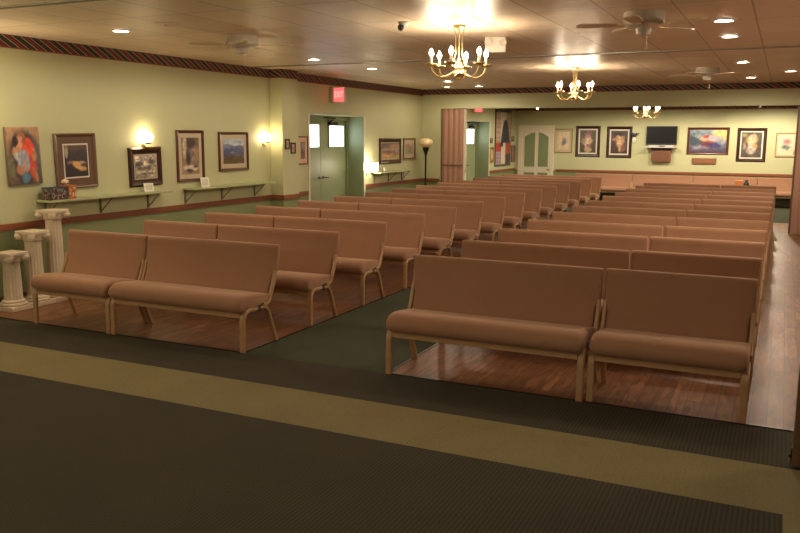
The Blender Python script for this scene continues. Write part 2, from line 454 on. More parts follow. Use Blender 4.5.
for (x0, x1, r) in ((-6.57, -6.28, 'l'), (-6.18, -5.90, 'r')):
    mo = struct('panel_moulding', slab(arch_panel(x0, x1, .86, 1.80, r, .022), FY-.043, FY-.034), M['doorcream'], dd)
    struct('glass_panel', slab(arch_panel(x0, x1, .86, 1.80, r, 0), FY-.047, FY-.042), M['glassgreen'], mo)
    mo = struct('panel_moulding', MB().box(x0-.022, x1+.022, FY-.043, FY-.034, .15, .72), M['doorcream'], dd)
    struct('glass_panel', MB().box(x0, x1, FY-.047, FY-.042, .172, .698), M['glassgreen'], mo)
struct('door_handle', MB().ball((-5.875, FY-.08, .80), .028), M['brass'], dd, smooth=True)

# ------------------------------------------------------------------ benches
def smooth(a, b, x):
    t = max(0, min(1, (x-a)/(b-a))); return t*t*(3-2*t)
def bench(w, label, grp, li=0):
    """origin: floor, middle, plane of the front feet; faces -Y"""
    t = thing('padded_bench', label, 'bench', group=grp)
    # seat cushion : closed profile in YZ with a fat rolled front edge
    prof = []
    prof += [(.40, .345), (.30, .335), (.12, .318), (.05, .306)]
    prof += [(.012, .303), (-.022, .314), (-.043, .340), (-.047, .372), (-.036, .405), (-.012, .430), (.025, .443), (.07, .445)]
    prof += [(.16, .438), (.26, .425), (.33, .414), (.38, .404), (.40, .388), (.405, .362)]
    cy, cz = .15, .375
    rings = []
    hw = w/2-.014
    for dx, s in ((0, .55), (.006, .78), (.018, .92), (.04, .985), (.07, 1)):
        rings.append((-hw+li+dx, s))
    for dx, s in ((.07, 1), (.04, .985), (.018, .92), (.006, .78), (0, .55)):
        rings.append((hw-dx, s))
    rr = []
    for x, s in rings:
        inset = (1-s)*.075
        ring = []
        for (y, z) in prof:
            dy, dz = y-cy, z-cz
            ly = max(abs(dy), 1e-6)
            yy = cy+dy*(1-min(inset/ly, .5)*.6)
            ring.append((x, yy, cz+dz*(1-(1-s)*1.0)))
        rr.append(ring)
    m = MB(); m.loft(rr); seat = m.build('seat', M['fabric'], t, angle=60)
    # backrest, leaning and slightly curved
    def cl(u):   # centre line, u 0..1
        return (.372+.118*(1-(1-u)**1.6)*.93+.01*u, .37+.40*u)
    hb = w/2-.002
    rings = []
    for dx, th in ((0, .4), (.004, .72), (.012, .93), (.03, 1)): rings.append((-1, dx, th))
    for dx, th in ((.03, 1), (.012, .93), (.004, .72), (0, .4)): rings.append((1, dx, th))
    def cut(u):      # the lower corners are drawn in beside the wooden supports
        return .034*(1-smooth(.38, .56, u))
    rr = []
    for sd, dx, th in rings:
        T = .027*th; ring = []; top = .012*(1-th)
        def X(u): return sd*(hb-dx-cut(u))
        n = 14
        for k in range(n+1):
            y, z = cl(k/n); ring.append((X(k/n), y-T, z-top*(k == n)))
        y, z = cl(1)
        ring += [(X(1), y-T*.75, z+.017-top), (X(1), y-T*.2, z+.026-top), (X(1), y+T*.4, z+.025-top), (X(1), y+T*.85, z+.014-top)]
        for k in range(n, -1, -1):
            y, z = cl(k/n); ring.append((X(k/n), y+T, z-top*(k == n)))
        rr.append(ring)
    m = MB(); m.loft(rr); m.build('backrest', M['fabric'], t, angle=60)
    # rails under the seat
    m = MB().box(-w/2+.05+li, w/2-.05, -.002, .018, .27, .315, .003).box(-w/2+.05, w/2-.05, .30, .325, .27, .325, .004)
    m.build('seat_rail', M['legwood'], t, smooth=False)
    for s in (-1, 1):
        x = s*(w/2-.026)+(li if s < 0 else 0)
        pts = [(x, -.004, 0), (x, -.002, .12), (x, 0, .235)]+arc((.075, .245), .075, 180, 95, 6, x=x)[0:]+[(x, .12, .318), (x, .185, .318)]
        MB().sweep(pts, .045, .03).build('leg', M['legwood'], t)
        pts = [(x, .215, .312), (x, .27, .315)]+[(x, .315, .300), (x, .345, .262), (x, .372, .2), (x, .41, .1), (x, .452, .0)]
        MB().sweep(pts, .04, .026).build('leg', M['legwood'], t)
        MB().box(x-.021, x+.021, .178, .222, .297, .333, .004).build('connector', M['black'], t, smooth=False)
        xs = s*(w/2-.015)
        pts = [(xs, .262, .337), (xs, .31, .333), (xs, .345, .35), (xs, .372, .395), (xs, .402, .46), (xs, .428, .53), (xs, .442, .585)]
        MB().sweep(pts, .028, .03).build('back_support', M['legwood'], t)
    return t
LW, SW, WW = 1.418, .958, 1.515
LW2, SW2 = 1.39, .965
gl = 'benches of the left block'; gr_ = 'benches of the right block'
protos = {k: bench(v, '', '', li) for k, v, li in (('L', LW, 0), ('S', SW, 0), ('L2', LW2, 0), ('S2', SW2, .045))}
used = set()
def place(kind, x, y, label, grp):
    src = protos[kind]
    if kind not in used:
        used.add(kind)
        src.location = (x, y, 0); src['label'] = label; src['group'] = grp; return src
    return dup(src, (x, y, 0), 0, label, grp)
for i in range(14):
    j = .0 if i == 0 else random.uniform(-.004, .004)
    where = 'front row' if i == 0 else ORD(i)+' row'
    if i == 13: where = 'last row'
    place('L2', -3.692-LW2/2+j, 5.01+i, 'long tan padded bench in %s of left block, beside the centre aisle' % where, gl)
    place('S2', -5.086-SW2/2+j*.5, 5.01+i, 'short tan padded bench in %s of left block, nearer the left wall' % where, gl)
for i in range(12):
    j = .0 if i == 0 else random.uniform(-.004, .004)
    where = 'front row' if i == 0 else ORD(i)+' row'
    if i == 11: where = 'last row'
    place('L', -2.472+LW/2+j, 5.01+i, 'long tan padded bench in %s of right block, beside the carpeted aisle' % where, gr_)
    place('S', -.086-SW/2+j*.5, 5.03+i, 'short tan padded bench in %s of right block, at its right end' % where, gr_)
wb = bench(WW, '', 'benches against the far wall')
wb.scale = (1, 1, .9)
for k in range(4):
    x = -4.35+k*1.52
    lab = ['tan padded bench against far wall, under the two tall framed portraits', 'tan padded bench against far wall, under the black television',
           'tan padded bench against far wall, under the wide blue painting', 'tan padded bench against far wall, under the small pink flower picture'][k]
    if k == 0: wb.location = (x, 21.5, 0); wb['label'] = lab
    else: dup(wb, (x, 21.5, 0), 0, lab)

# ------------------------------------------------------------------ art
def sm(a, b, x):
    t = max(0, min(1, (x-a)/(b-a))); return t*t*(3-2*t)
def hsh(i, j, s=0):
    v = math.sin(i*127.1+j*311.7+s*74.7)*43758.5453; return v-math.floor(v)
def vn(x, y, s=0):
    i, j = math.floor(x), math.floor(y); fx, fy = x-i, y-j
    fx = fx*fx*(3-2*fx); fy = fy*fy*(3-2*fy)
    a = hsh(i, j, s)*(1-fx)+hsh(i+1, j, s)*fx; b = hsh(i, j+1, s)*(1-fx)+hsh(i+1, j+1, s)*fx
    return a*(1-fy)+b*fy
def painter(bg, blobs, nz=.25, seed=0, asp=1.0):
    """bg: (bottom colour, top colour); blobs: (cx, cy, rx, ry, rot, colour[, soft])"""
    def f(u, v):
        c = [bg[0][k]*(1-v)+bg[1][k]*v for k in range(3)]
        wu = u+(vn(u*7, v*7, seed)-.5)*.05; wv = v+(vn(u*7+9, v*7, seed)-.5)*.05
        for bl in blobs:
            cx, cy, rx, ry, ro, col = bl[:6]; soft = bl[6] if len(bl) > 6 else .25
            a = math.radians(ro); dx, dy = wu-cx, wv-cy
            p = (dx*math.cos(a)+dy*math.sin(a))/rx; q = (-dx*math.sin(a)+dy*math.cos(a))/ry
            d = math.sqrt(p*p+q*q)
            k = 1-sm(1-soft, 1+soft, d)
            if k > 0: c = [c[m]*(1-k)+col[m]*k for m in range(3)]
        n = 1+(vn(u*18, v*18*asp, seed+3)-.5)*nz*2
        return [max(0, x*n) for x in c]
    return f
def canvas(name, x0, x1, z0, z1, y, th, f, parent, nx=36):
    nz_ = max(8, int(nx*(z1-z0)/(x1-x0)))
    verts = []; faces = []; cols = []
    for j in range(nz_+1):
        for i in range(nx+1):
            u, v = i/nx, j/nz_
            verts.append((x0+(x1-x0)*u, y-th, z0+(z1-z0)*v)); cols.append(f(u, v))
    for j in range(nz_):
        for i in range(nx):
            a = j*(nx+1)+i; faces.append((a, a+1, a+nx+2, a+nx+1))
    # sides and back
    n0 = len(verts)
    e = f(.02, .02)
    for (xx, zz) in ((x0, z0), (x1, z0), (x1, z1), (x0, z1)):
        verts.append((xx, y-th, zz)); verts.append((xx, y, zz)); cols += [e, e]
    for k in range(4):
        a = n0+2*k; b = n0+2*((k+1) % 4); faces.append((a, a+1, b+1, b))
    faces.append((n0+1, n0+3, n0+5, n0+7))
    me = bpy.data.meshes.new(name); me.from_pydata(verts, [], faces)
    at = me.color_attributes.new('Col', 'FLOAT_COLOR', 'POINT')
    for k, c in enumerate(cols): at.data[k].color = (*c, 1)
    me.materials.append(M['art'])
    o = bpy.data.objects.new(name, me); COL.objects.link(o)
    if parent: o.parent = parent
    return o
def frame_mesh(w, h, fw, d0=.012, d1=.03):
    m = MB()
    prof = [(0, 0), (0, -d0), (fw*.3, -d1), (fw*.7, -d1*.8), (fw, -d0*.8), (fw, 0)]   # (inset, y)
    rings = []
    for (sx, sz) in ((-1, -1), (1, -1), (1, 1), (-1, 1), (-1, -1)):
        rings.append([(sx*(w/2-p), y, sz*(h/2-p)) for p, y in prof])
    m.loft(rings, cap=False)
    bmesh.ops.remove_doubles(m.bm, verts=m.bm.verts[:], dist=1e-5)
    return m
def picture(name, label, cat, loc, rz, w, h, fmat, fw, mats, f, tilt=0, nx=36, d1=.03):
    """mats: list of (material, width) from the outside in"""
    t = thing(name, label, cat, loc, rz)
    if tilt: t.rotation_euler = (0, tilt, rz)
    frame_mesh(w, h, fw, d1=d1).build('frame', fmat, t, smooth=False)
    iw, ih = w/2-fw+.004, h/2-fw+.004
    y = -.004
    for mm, mw in mats:
        MB().box(-iw, iw, y-.003, y, -ih, ih).build('mat_board', mm, t, smooth=False)
        y -= .0032; iw -= mw; ih -= mw*1.0
    canvas('print', -iw, iw, -ih, ih, y, .002, f, t, nx)
    return t
RL = PI/2   # things on the left wall: local -Y faces +X, local +X runs along +Y
def on_left(y, z, x=WX): return (x+.002, y, z)
def on_far(x, z): return (x, FY-.002, z)

skin = (.62, .30, .17); dkb = (.03, .018, .015)
f1 = painter(((.07, .055, .04), (.46, .27, .15)), [
    (.5, .45, .47, .50, 0, (.16, .12, .08), .12), (.5, .44, .43, .46, 0, (.055, .045, .045), .12), (.88, .42, .09, .32, 0, (.10, .12, .13), .4),
    (.10, .30, .10, .25, 0, (.16, .14, .09), .5), (.14, .08, .14, .07, 0, (.16, .10, .07), .4),
    (.72, .34, .13, .28, 12, (.55, .07, .035), .2), (.63, .64, .20, .17, -25, (.70, .085, .04), .18), (.80, .50, .07, .12, 0, (.50, .20, .10), .2),
    (.46, .83, .11, .085, -15, (.34, .11, .05), .2), (.40, .78, .08, .08, 0, (.58, .27, .15), .2), (.26, .74, .11, .10, 0, (.035, .022, .03), .2),
    (.34, .62, .17, .07, 35, (.60, .29, .16), .2), (.22, .58, .06, .08, 0, (.55, .25, .13), .2), (.30, .50, .10, .06, 0, (.5, .5, .48), .3),
    (.46, .40, .19, .20, 5, (.40, .41, .44), .2), (.50, .30, .06, .20, 8, (.48, .30, .22), .4), (.34, .26, .12, .10, -20, (.46, .19, .09), .3), (.50, .12, .13, .09, 0, (.10, .20, .30), .3),
    (.40, .42, .03, .16, -10, (.22, .30, .38), .4), (.56, .44, .03, .16, 6, (.25, .34, .42), .4), (.80, .16, .05, .14, 25, (.45, .20, .10), .3)], .25, 1)
o = thing('canvas_painting', 'unframed canvas of an embracing couple in red and blue, leftmost on wall', 'painting', (WX, 5.715, 1.465), RL)
canvas('painted_canvas', -.195, .195, -.285, .285, -.001, .03, f1, o, 44)
o.rotation_euler = (0, math.radians(-1.5), RL)
f2 = painter(((.03, .02, .02), (.06, .045, .05)), [
    (.08, .82, .07, .22, 0, (.38, .30, .20), .15), (.5, .95, .45, .1, 0, (.10, .06, .045), .4), (.62, .33, .34, .11, -20, (.62, .34, .14), .2),
    (.75, .42, .16, .06, -10, (.42, .32, .24), .3), (.8, .36, .13, .05, 0, (.08, .05, .04), .3), (.2, .45, .10, .04, -10, (.30, .16, .12), .4)], .2, 2)
picture('framed_picture', 'wide brown framed dark still life above the first shelf', 'picture', on_left(6.385, 1.40), RL, .56, .585, M['frame_brown'], .035,
        [(mat('brown_mat_board', (.12, .062, .036), .7), .078), (M['matte_white'], .016)], f2, tilt=math.radians(-1))
sep = lambda *b: [(x, y, rx, ry, r, (c*1.0, c*.82, c*.60)) for (x, y, rx, ry, r, c) in b]
f3 = painter(((.26, .21, .16), (.36, .30, .24)), sep((.5, .28, .5, .12, 0, .42), (.12, .85, .14, .12, 0, .62), (.22, .62, .16, .09, 20, .10), (.5, .66, .12, .12, 0, .6),
    (.75, .70, .18, .10, -10, .12), (.3, .42, .16, .08, 0, .12), (.62, .45, .14, .10, 0, .14), (.85, .42, .1, .1, 0, .4), (.5, .2, .35, .04, 0, .14), (.7, .12, .2, .05, 0, .5)), .7, 3)
picture('framed_picture', 'small square black framed sepia print below the first globe sconce', 'picture', on_left(7.43, 1.305), RL, .55, .46, M['frame_dark'], .065,
        [(M['frame_dark'], .022), (M['matte'], .01)], f3, tilt=math.radians(-1))
f4 = painter(((.30, .20, .13), (.16, .11, .08)), [
    (.18, .72, .12, .30, 0, (.55, .43, .30), .3), (.55, .85, .25, .15, 0, (.06, .035, .03), .4), (.72, .55, .25, .20, 0, (.34, .22, .14), .4),
    (.38, .48, .14, .22, 0, (.04, .03, .03), .3), (.40, .64, .07, .08, 0, (.12, .10, .10), .3), (.6, .55, .12, .07, 20, (.16, .15, .15), .4),
    (.5, .18, .45, .07, 0, (.60, .50, .38), .3), (.45, .10, .2, .05, 0, (.07, .05, .04), .3), (.8, .22, .15, .04, 0, (.10, .07, .05), .3)], .35, 4)
picture('framed_picture', 'tall mahogany framed sepia figure print with wide cream mat on left wall', 'picture', on_left(8.245, 1.415), RL, .525, .655, M['frame_red'], .04,
        [(M['matte'], .06)], f4)
f5 = painter(((.08, .055, .035), (.36, .44, .52)), [
    (.5, .62, .7, .14, 0, (.14, .16, .26), .3), (.15, .78, .2, .12, -10, (.18, .22, .34), .4), (.72, .78, .3, .03, 0, (.62, .62, .58), .5), (.35, .86, .3, .05, 5, (.50, .52, .52), .6),
    (.25, .45, .35, .20, 10, (.07, .08, .18), .3), (.75, .46, .35, .16, -5, (.09, .10, .20), .4), (.5, .14, .7, .2, 0, (.10, .065, .03), .4), (.45, .45, .12, .04, 0, (.22, .24, .34), .5)], .35, 5)
picture('framed_picture', 'mahogany framed blue mountain landscape near the second globe sconce', 'picture', on_left(9.15, 1.46), RL, .66, .53, M['frame_red'], .038,
        [(M['matte'], .065)], f5)
f6 = painter(((.4, .25, .18), (.5, .35, .25)), [(.5, .5, .25, .3, 0, (.25, .12, .09), .4)], .4, 6)
picture('framed_picture', 'tiny dark framed photo on the pilaster, higher one of the pair', 'picture', (WX+.212, 10.175, 1.555), RL, .115, .15, M['frame_dark'], .026, [(M['matte'], .008)], f6, nx=8, d1=.018)
picture('framed_picture', 'tiny dark framed photo on the pilaster, lower one of the pair', 'picture', (WX+.212, 10.33, 1.495), RL, .13, .165, M['frame_dark'], .028, [(M['matte'], .008)], f6, nx=8, d1=.018)
f7 = painter(((.12, .08, .07), (.20, .17, .16)), [(.6, .7, .3, .2, 0, (.30, .28, .28), .4), (.4, .4, .3, .2, 0, (.08, .06, .06), .4)], .4, 7)
picture('framed_picture', 'narrow framed print with pink mat beside the green double doors', 'picture', on_left(10.93, 1.45), RL, .30, .44, M['frame_red'], .018,
        [(M['matte_pink'], .075)], f7, nx=14, d1=.02)
f8 = painter(((.40, .30, .12), (.06, .04, .08)), [
    (.75, .80, .3, .16, 0, (.40, .20, .12), .5), (.5, .58, .5, .08, 0, (.42, .32, .16), .4), (.35, .45, .25, .14, 0, (.14, .08, .12), .4), (.25, .22, .2, .14, 0, (.50, .25, .10), .4),
    (.6, .42, .3, .08, 0, (.28, .10, .07), .4), (.8, .5, .2, .1, 0, (.30, .22, .25), .5)], .5, 8)
picture('framed_picture', 'thick black framed colourful landscape above the far short shelf', 'picture', on_left(14.075, 1.395), RL, .95, .485, M['frame_dark'], .07,
        [(M['frame_dark'], .012), (M['matte'], .012)], f8)
f9 = painter(((.22, .24, .14), (.45, .28, .22)), [(.35, .75, .25, .15, 0, (.42, .14, .08), .5), (.65, .45, .2, .3, 0, (.18, .22, .18), .4)], .5, 9)
picture('framed_picture', 'slim framed floral print with cream mat beside the floor lamp', 'picture', on_left(14.94, 1.43), RL, .57, .42, M['frame_brown'], .03,
        [(M['matte'], .085)], f9, nx=18)
# far part of the left wall
f10 = painter(((.34, .2, .1), (.42, .3, .16)), [(.5, .5, .3, .35, 0, (.60, .50, .30), .4)], .4, 10)
picture('framed_picture', 'gold framed narrow print just left of the tall quilt hanging', 'picture', on_left(20.10, 1.205), RL, .32, .42, M['frame_gold'], .035, [(M['frame_dark'], .03)], f10, nx=10)
picture('framed_picture', 'very small dark plaque above the gold framed print near the quilt', 'picture', on_left(20.03, 1.58), RL, .15, .13, M['frame_dark'], .02, [], f6, nx=6, d1=.018)
picture('framed_picture', 'very small dark plaque right of the tall quilt, above a print', 'picture', on_left(21.86, 1.62), RL, .20, .14, M['frame_dark'], .03, [(M['matte'], .01)], f6, nx=6, d1=.018)
f11 = painter(((.25, .12, .08), (.30, .14, .1)), [(.5, .5, .2, .35, 0, (.34, .2, .14), .4)], .4, 11)
picture('framed_picture', 'narrow red brown print in the far corner beside the white door', 'picture', on_left(21.9, 1.21), RL, .32, .46, M['frame_brown'], .03, [], f11, nx=10)
# tall quilt hanging with a dark pointed arch
def fq(u, v):
    w = 1+(vn(u*30, v*60, 2)-.5)*.35
    if v < .04 or v > .97 or u < .05 or u > .95: return (.05, .06, .035)
    c = (.52, .36, .24) if int(v*24) % 2 else (.42, .26, .18)
    if .30 < u < .66: c = (.62, .56, .46)
    if v < .43:
        c = (.42, .04, .03)
        if u < .33: c = (.42, .04, .03) if v > .26 else ((.42, .32, .36) if int(v*30) % 2 else (.34, .22, .28))
        if .36 < u < .64: c = (.66, .58, .44)
        if u > .66: c = (.42, .05, .03) if v > .22 else (.06, .04, .07)
    hw = .31*max(0, 1-((v-.40)/.44))**.45 if v > .36 else 0
    if .36 < v < .84 and abs(u-.63) < max(hw, 0) and v > .42-(.06 if u < .5 else .0): c = (.012, .016, .035) if hsh(int(u*20), int(v*40)) > .2 else (.025, .03, .07)
    return tuple(q*w for q in c)
q = thing('quilt_hanging', 'tall patchwork quilt hanging with a navy pointed arch on left wall', 'quilt', (WX+.003, 20.98, .90), RL)
canvas('quilt_panel', -.66, .66, 0, 1.47, 0, .02, fq, q, 40)
MB().tube([(-.70, -.02, 1.475), (.70, -.02, 1.475)], .012).build('hanging_rod', M['dark'], q)
# far wall pictures
f12 = painter(((.66, .48, .30), (.70, .55, .36)), [(.55, .45, .15, .22, -30, (.16, .20, .20), .5), (.6, .38, .20, .08, 20, (.22, .18, .2), .5), (.45, .62, .08, .08, 0, (.5, .36, .26), .4)], .2, 12)
picture('framed_picture', 'thin gold framed botanical print beside the white arched door', 'picture', on_far(-5.494, 1.575), 0, .50, .65, M['frame_gold'], .022, [(M['matte'], .07)], f12, nx=20)
f13 = painter(((.07, .05, .03), (.11, .10, .06)), [
    (.5, .85, .22, .12, 0, (.26, .10, .14), .4), (.5, .68, .2, .12, 0, (.40, .22, .22), .4), (.52, .54, .24, .15, 0, (.60, .40, .26), .4), (.45, .38, .16, .12, 0, (.62, .45, .30), .4),
    (.55, .33, .15, .06, 0, (.30, .10, .18), .4), (.5, .14, .22, .12, 0, (.46, .33, .18), .4), (.2, .5, .12, .1, 40, (.3, .24, .14), .5)], .4, 13)
picture('framed_picture', 'dark framed portrait with a pink and white bouquet figure on far wall', 'picture', on_far(-4.825, 1.563), 0, .66, .825, M['frame_dark'], .075, [(M['matte_white'], .042)], f13, nx=28)
f14 = painter(((.06, .035, .025), (.07, .055, .05)), [
    (.45, .58, .16, .24, 0, (.42, .26, .15), .5), (.55, .42, .13, .32, 5, (.55, .34, .20), .4), (.72, .62, .1, .2, 0, (.36, .20, .11), .5), (.2, .62, .14, .07, 0, (.38, .16, .1), .5),
    (.55, .84, .35, .06, 0, (.04, .03, .03), .4), (.75, .25, .15, .15, 0, (.22, .08, .07), .5)], .4, 14)
picture('framed_picture', 'dark framed picture of pale robed figures next to the small figurine', 'picture', on_far(-3.993, 1.55), 0, .66, .825, M['frame_dark'], .075, [(M['matte_white'], .042)], f14, nx=28)
f15 = painter(((.07, .05, .09), (.20, .26, .30)), [
    (.85, .80, .22, .25, 0, (.72, .52, .16), .6), (.15, .55, .22, .30, 10, (.04, .07, .10), .4), (.2, .72, .12, .08, -20, (.26, .28, .28), .4), (.78, .52, .16, .22, 20, (.30, .28, .32), .4),
    (.55, .62, .18, .14, 20, (.42, .30, .34), .4), (.38, .60, .12, .09, -10, (.62, .34, .18), .4), (.44, .70, .09, .07, 30, (.42, .05, .04), .3), (.55, .48, .10, .07, 0, (.50, .10, .07), .4),
    (.48, .34, .22, .14, 0, (.12, .03, .06), .4), (.72, .3, .16, .12, 0, (.05, .04, .14), .4), (.3, .2, .2, .08, 0, (.26, .22, .26), .5), (.6, .57, .05, .04, 0, (.7, .45, .3), .4)], .45, 15)
picture('framed_picture', 'wide mahogany framed blue and red battle-like painting on far wall', 'picture', on_far(-1.78, 1.595), 0, 1.0, .685, M['frame_red'], .055, [(M['frame_brown'], .012)], f15, nx=44)
f16 = painter(((.09, .07, .06), (.09, .075, .05)), [
    (.15, .88, .1, .07, 0, (.35, .30, .12), .4), (.5, .70, .27, .18, 0, (.58, .36, .18), .4), (.45, .80, .12, .10, 30, (.52, .40, .24), .4), (.62, .82, .10, .10, -20, (.50, .36, .24), .4),
    (.5, .60, .16, .14, 0, (.70, .46, .24), .4), (.52, .40, .20, .16, 0, (.56, .42, .30), .4), (.70, .44, .1, .08, 0, (.60, .22, .10), .4), (.48, .26, .20, .13, 0, (.40, .32, .28), .4), (.15, .45, .06, .15, 0, (.34, .24, .18), .5)], .4, 16)
picture('framed_picture', 'dark framed flower bouquet still life between painting and pink print', 'picture', on_far(-.755, 1.508), 0, .675, .833, M['frame_dark'], .075, [(M['matte_white'], .036)], f16, nx=28)
f17 = painter(((.74, .55, .36), (.76, .58, .40)), [(.55, .66, .24, .13, 0, (.72, .18, .18), .6), (.5, .40, .26, .10, 0, (.10, .16, .14), .5), (.6, .34, .10, .10, 0, (.14, .2, .18), .5)], .15, 17)
picture('framed_picture', 'thin gold framed pink flower print partly behind the right folding partition', 'picture', on_far(.02, 1.513), 0, .46, .58, M['frame_gold'], .018, [(M['matte_pink'], .03)], f17, nx=20)

# ------------------------------------------------------------------ television group
tv = thing('television', 'flat black television mounted on the far wall', 'television', (-2.91, FY, 1.735))
MB().box(-.385, .385, -.075, -.02, -.235, .235, .008).build('bezel', M['black'], tv, smooth=False)
MB().box(-.362, .362, -.077, -.074, -.205, .215).build('screen', M['screen'], tv, smooth=False)
MB().box(-.15, .15, -.02, 0, -.12, .12).build('wall_mount', M['dark'], tv, smooth=False)
cb = thing('component_shelf', 'silver shelf below the television holding a small media player', 'shelf', (-2.895, FY, 1.40))
MB().box(-.38, .38, -.24, 0, .015, .035, .004).build('shelf_board', M['silver'], cb, smooth=False)
MB().box(-.26, .26, -.18, -.01, -.03, .015, .004).build('bracket', M['dark'], cb, smooth=False)
pl = thing('media_player', 'slim silver media player on the shelf under the television', 'media player', (-2.895, FY, 1.436))
MB().box(-.31, .31, -.22, -.02, 0, .05, .005).build('casing', M['silver'], pl, smooth=False)
MB().box(-.05, .10, -.223, -.219, .012, .036).build('display', M['black'], pl, smooth=False)
MB().lathe([(.001, 0), (.012, 0), (.012, .01), (.001, .01)], n=10).build('dial', M['white'], pl).matrix_local = Matrix.Translation((-.22, -.218, .026)) @ Matrix.Rotation(PI/2, 4, 'X')
b = thing('wooden_box', 'brown wooden speaker box fixed below the television shelf', 'speaker', (-2.895, FY, 1.21))
MB().box(-.245, .245, -.13, 0, -.15, .15, .006).build('cabinet', M['brownbox'], b, smooth=False)
MB().box(-.215, .215, -.136, -.129, -.12, .12).build('speaker_cloth', mat('speaker_cloth', (.16, .07, .035), .9, bump=.3, bscale=200), b, smooth=False)
b = thing('wall_plaque', 'low brown wooden plaque under the wide blue painting', 'plaque', (-1.843, FY, 1.085))
MB().box(-.292, .292, -.03, 0, -.077, .077, .006).build('board', M['brownbox'], b, smooth=False)
MB().box(-.262, .262, -.034, -.029, -.052, .052, .002).build('name_strip', mat('plaque_face', (.24, .10, .045), .4, noise=.2, nscale=20), b, smooth=False)
# small figurine ornament on far wall
fg = thing('wall_ornament', 'small blue and white bird ornament right of the robed figures picture', 'ornament', (-3.60, FY-.06, 1.66))
m = MB().ball((0, 0, .06), .05, 2, (1.1, .7, .8)).ball((.05, 0, .11), .03)
m.build('body', M['leaf'], fg)
m = MB().loft([[(-.01, 0, .08), (.0, .03, .1), (.01, 0, .12)], [(-.14, -.01, .13), (-.13, .02, .15), (-.12, 0, .16)]]).loft([[(.03, 0, .06), (.04, .03, .07), (.05, 0, .09)], [(.13, -.01, .12), (.14, .01, .135), (.12, 0, .14)]])
m.build('wing', M['leaf'], fg, smooth=False)
MB().tube([(0, 0, .03), (-.03, 0, -.02), (-.035, 0, -.07), (0, 0, -.11), (.035, 0, -.08), (.035, 0, -.02), (.0, 0, .03)], .014).ball((0, 0, -.03), .028, 2, (.8, .6, 1.4)).build('perch', M['white'], fg)
# bag and vase on wall bench
b = thing('cardboard_box', 'small orange cardboard box on the bench under the wide painting', 'box', (-.96, 21.62, .402))
MB().box(-.085, .085, -.06, .06, 0, .24, .005).build('carton', M['orange'], b, smooth=False)
MB().box(-.087, .087, -.02, .02, .238, .243).build('packing_tape', M['paper'], b, smooth=False)
b = thing('dark_vase', 'dark round vase beside the orange box on the far bench', 'vase', (-.79, 21.62, .402))
MB().lathe([(.001, 0), (.04, 0), (.062, .03), (.075, .10), (.06, .17), (.03, .21), (.036, .25), (.028, .25), (.001, .18)], n=16).build('vase_body', M['dark'], b)

# ------------------------------------------------------------------ shelves on the left wall
def shelf(y0, y1, z, dep, brs, label):
    t = thing('wall_shelf', label, 'shelf', (WX, y0, z))
    L_ = y1-y0
    m = MB().box(0.001, dep, 0, L_, -.022, 0, .004)
    m.build('shelf_board', M['shelfgreen'], t, smooth=False)
    for yb in brs:
        c = yb-y0
        m = MB().box(.001, .012, c-.012, c+.012, -.20, -.023).box(.001, dep-.02, c-.012, c+.012, -.033, -.0225)
        m.sweep([(.008, c, -.185), (dep-.03, c, -.03)], .016, .008, side=(0, 1, 0))
        m.build('bracket', M['shelfbr'], t, smooth=False)
    return t
shelf(5.85, 7.66, 1.015, .21, (5.95, 6.70, 7.45), 'longest green wall shelf, nearest the canvas painting, holding flowered box')
shelf(8.08, 9.88, 1.015, .21, (8.12, 8.87, 9.62), 'green wall shelf below the blue mountain landscape')
shelf(13.27, 14.75, 1.015, .21, (13.4, 14.0, 14.6), 'far green wall shelf below the black framed landscape, past the fluted lamp')
# things on the shelves
def fb(u, v):
    n = hsh(int(u*16), int(v*9), 3)
    return (.02, .025, .02) if n < .45 else ((.30, .27, .22) if n < .6 else ((.14, .02, .025) if n < .85 else (.10, .12, .10)))
fbx = thing('floral_box', 'dark flowered box at the left end of the first shelf', 'box', (WX+.12, 5.985, 1.0155), RL)
MB().box(-.115, .115, -.06, .06, 0, .125, .004).build('box_body', M['black'], fbx, smooth=False)
canvas('floral_print', -.113, .113, .004, .121, -.060, .003, fb, fbx, 30)
sd = canvas('floral_print', -.058, .058, .004, .121, 0, .003, fb, fbx, 14)
sd.matrix_local = Matrix.Translation((-.115, 0, 0)) @ Matrix.Rotation(-PI/2, 4, 'Z')
MB().box(-.118, .118, -.063, .063, .12, .13, .002).build('lid', M['leaf'], fbx, smooth=False)
def fo(u, v):
    n = hsh(int(u*6), int(v*6), 5)
    return (.45, .16, .04) if n < .5 else ((.28, .04, .02) if n < .75 else (.62, .48, .34))
ob = thing('orange_tin', 'small orange patterned tin beside the flowered box on first shelf', 'tin', (WX+.12, 6.165, 1.0155), RL)
MB().box(-.052, .052, -.05, .05, 0, .13, .006).build('tin_body', M['orange'], ob, smooth=False)
canvas('printed_label', -.045, .045, .01, .12, -.05, .002, fo, ob, 14)
MB().box(-.054, .054, -.052, .052, .128, .142, .003).build('lid', M['orange'], ob, smooth=False)
fl = thing('silk_rose', 'pale pink silk rose lying on the orange tin', 'flower', (WX+.12, 6.12, 1.158), RL)
m = MB()
for k in range(9):
    a = k*2.4; r = .006+.0035*k
    m.ball((r*math.cos(a), r*math.sin(a), .03+.002*(9-k)), .016, 1, (1, 1, 1.15))
m.build('petals', M['flower'], fl)
MB().ball((0, 0, .012), .012, 1).tube([(0, 0, .006), (.05, 0, .006)], .003, 6).build('stem', M['doorgreen'], fl)
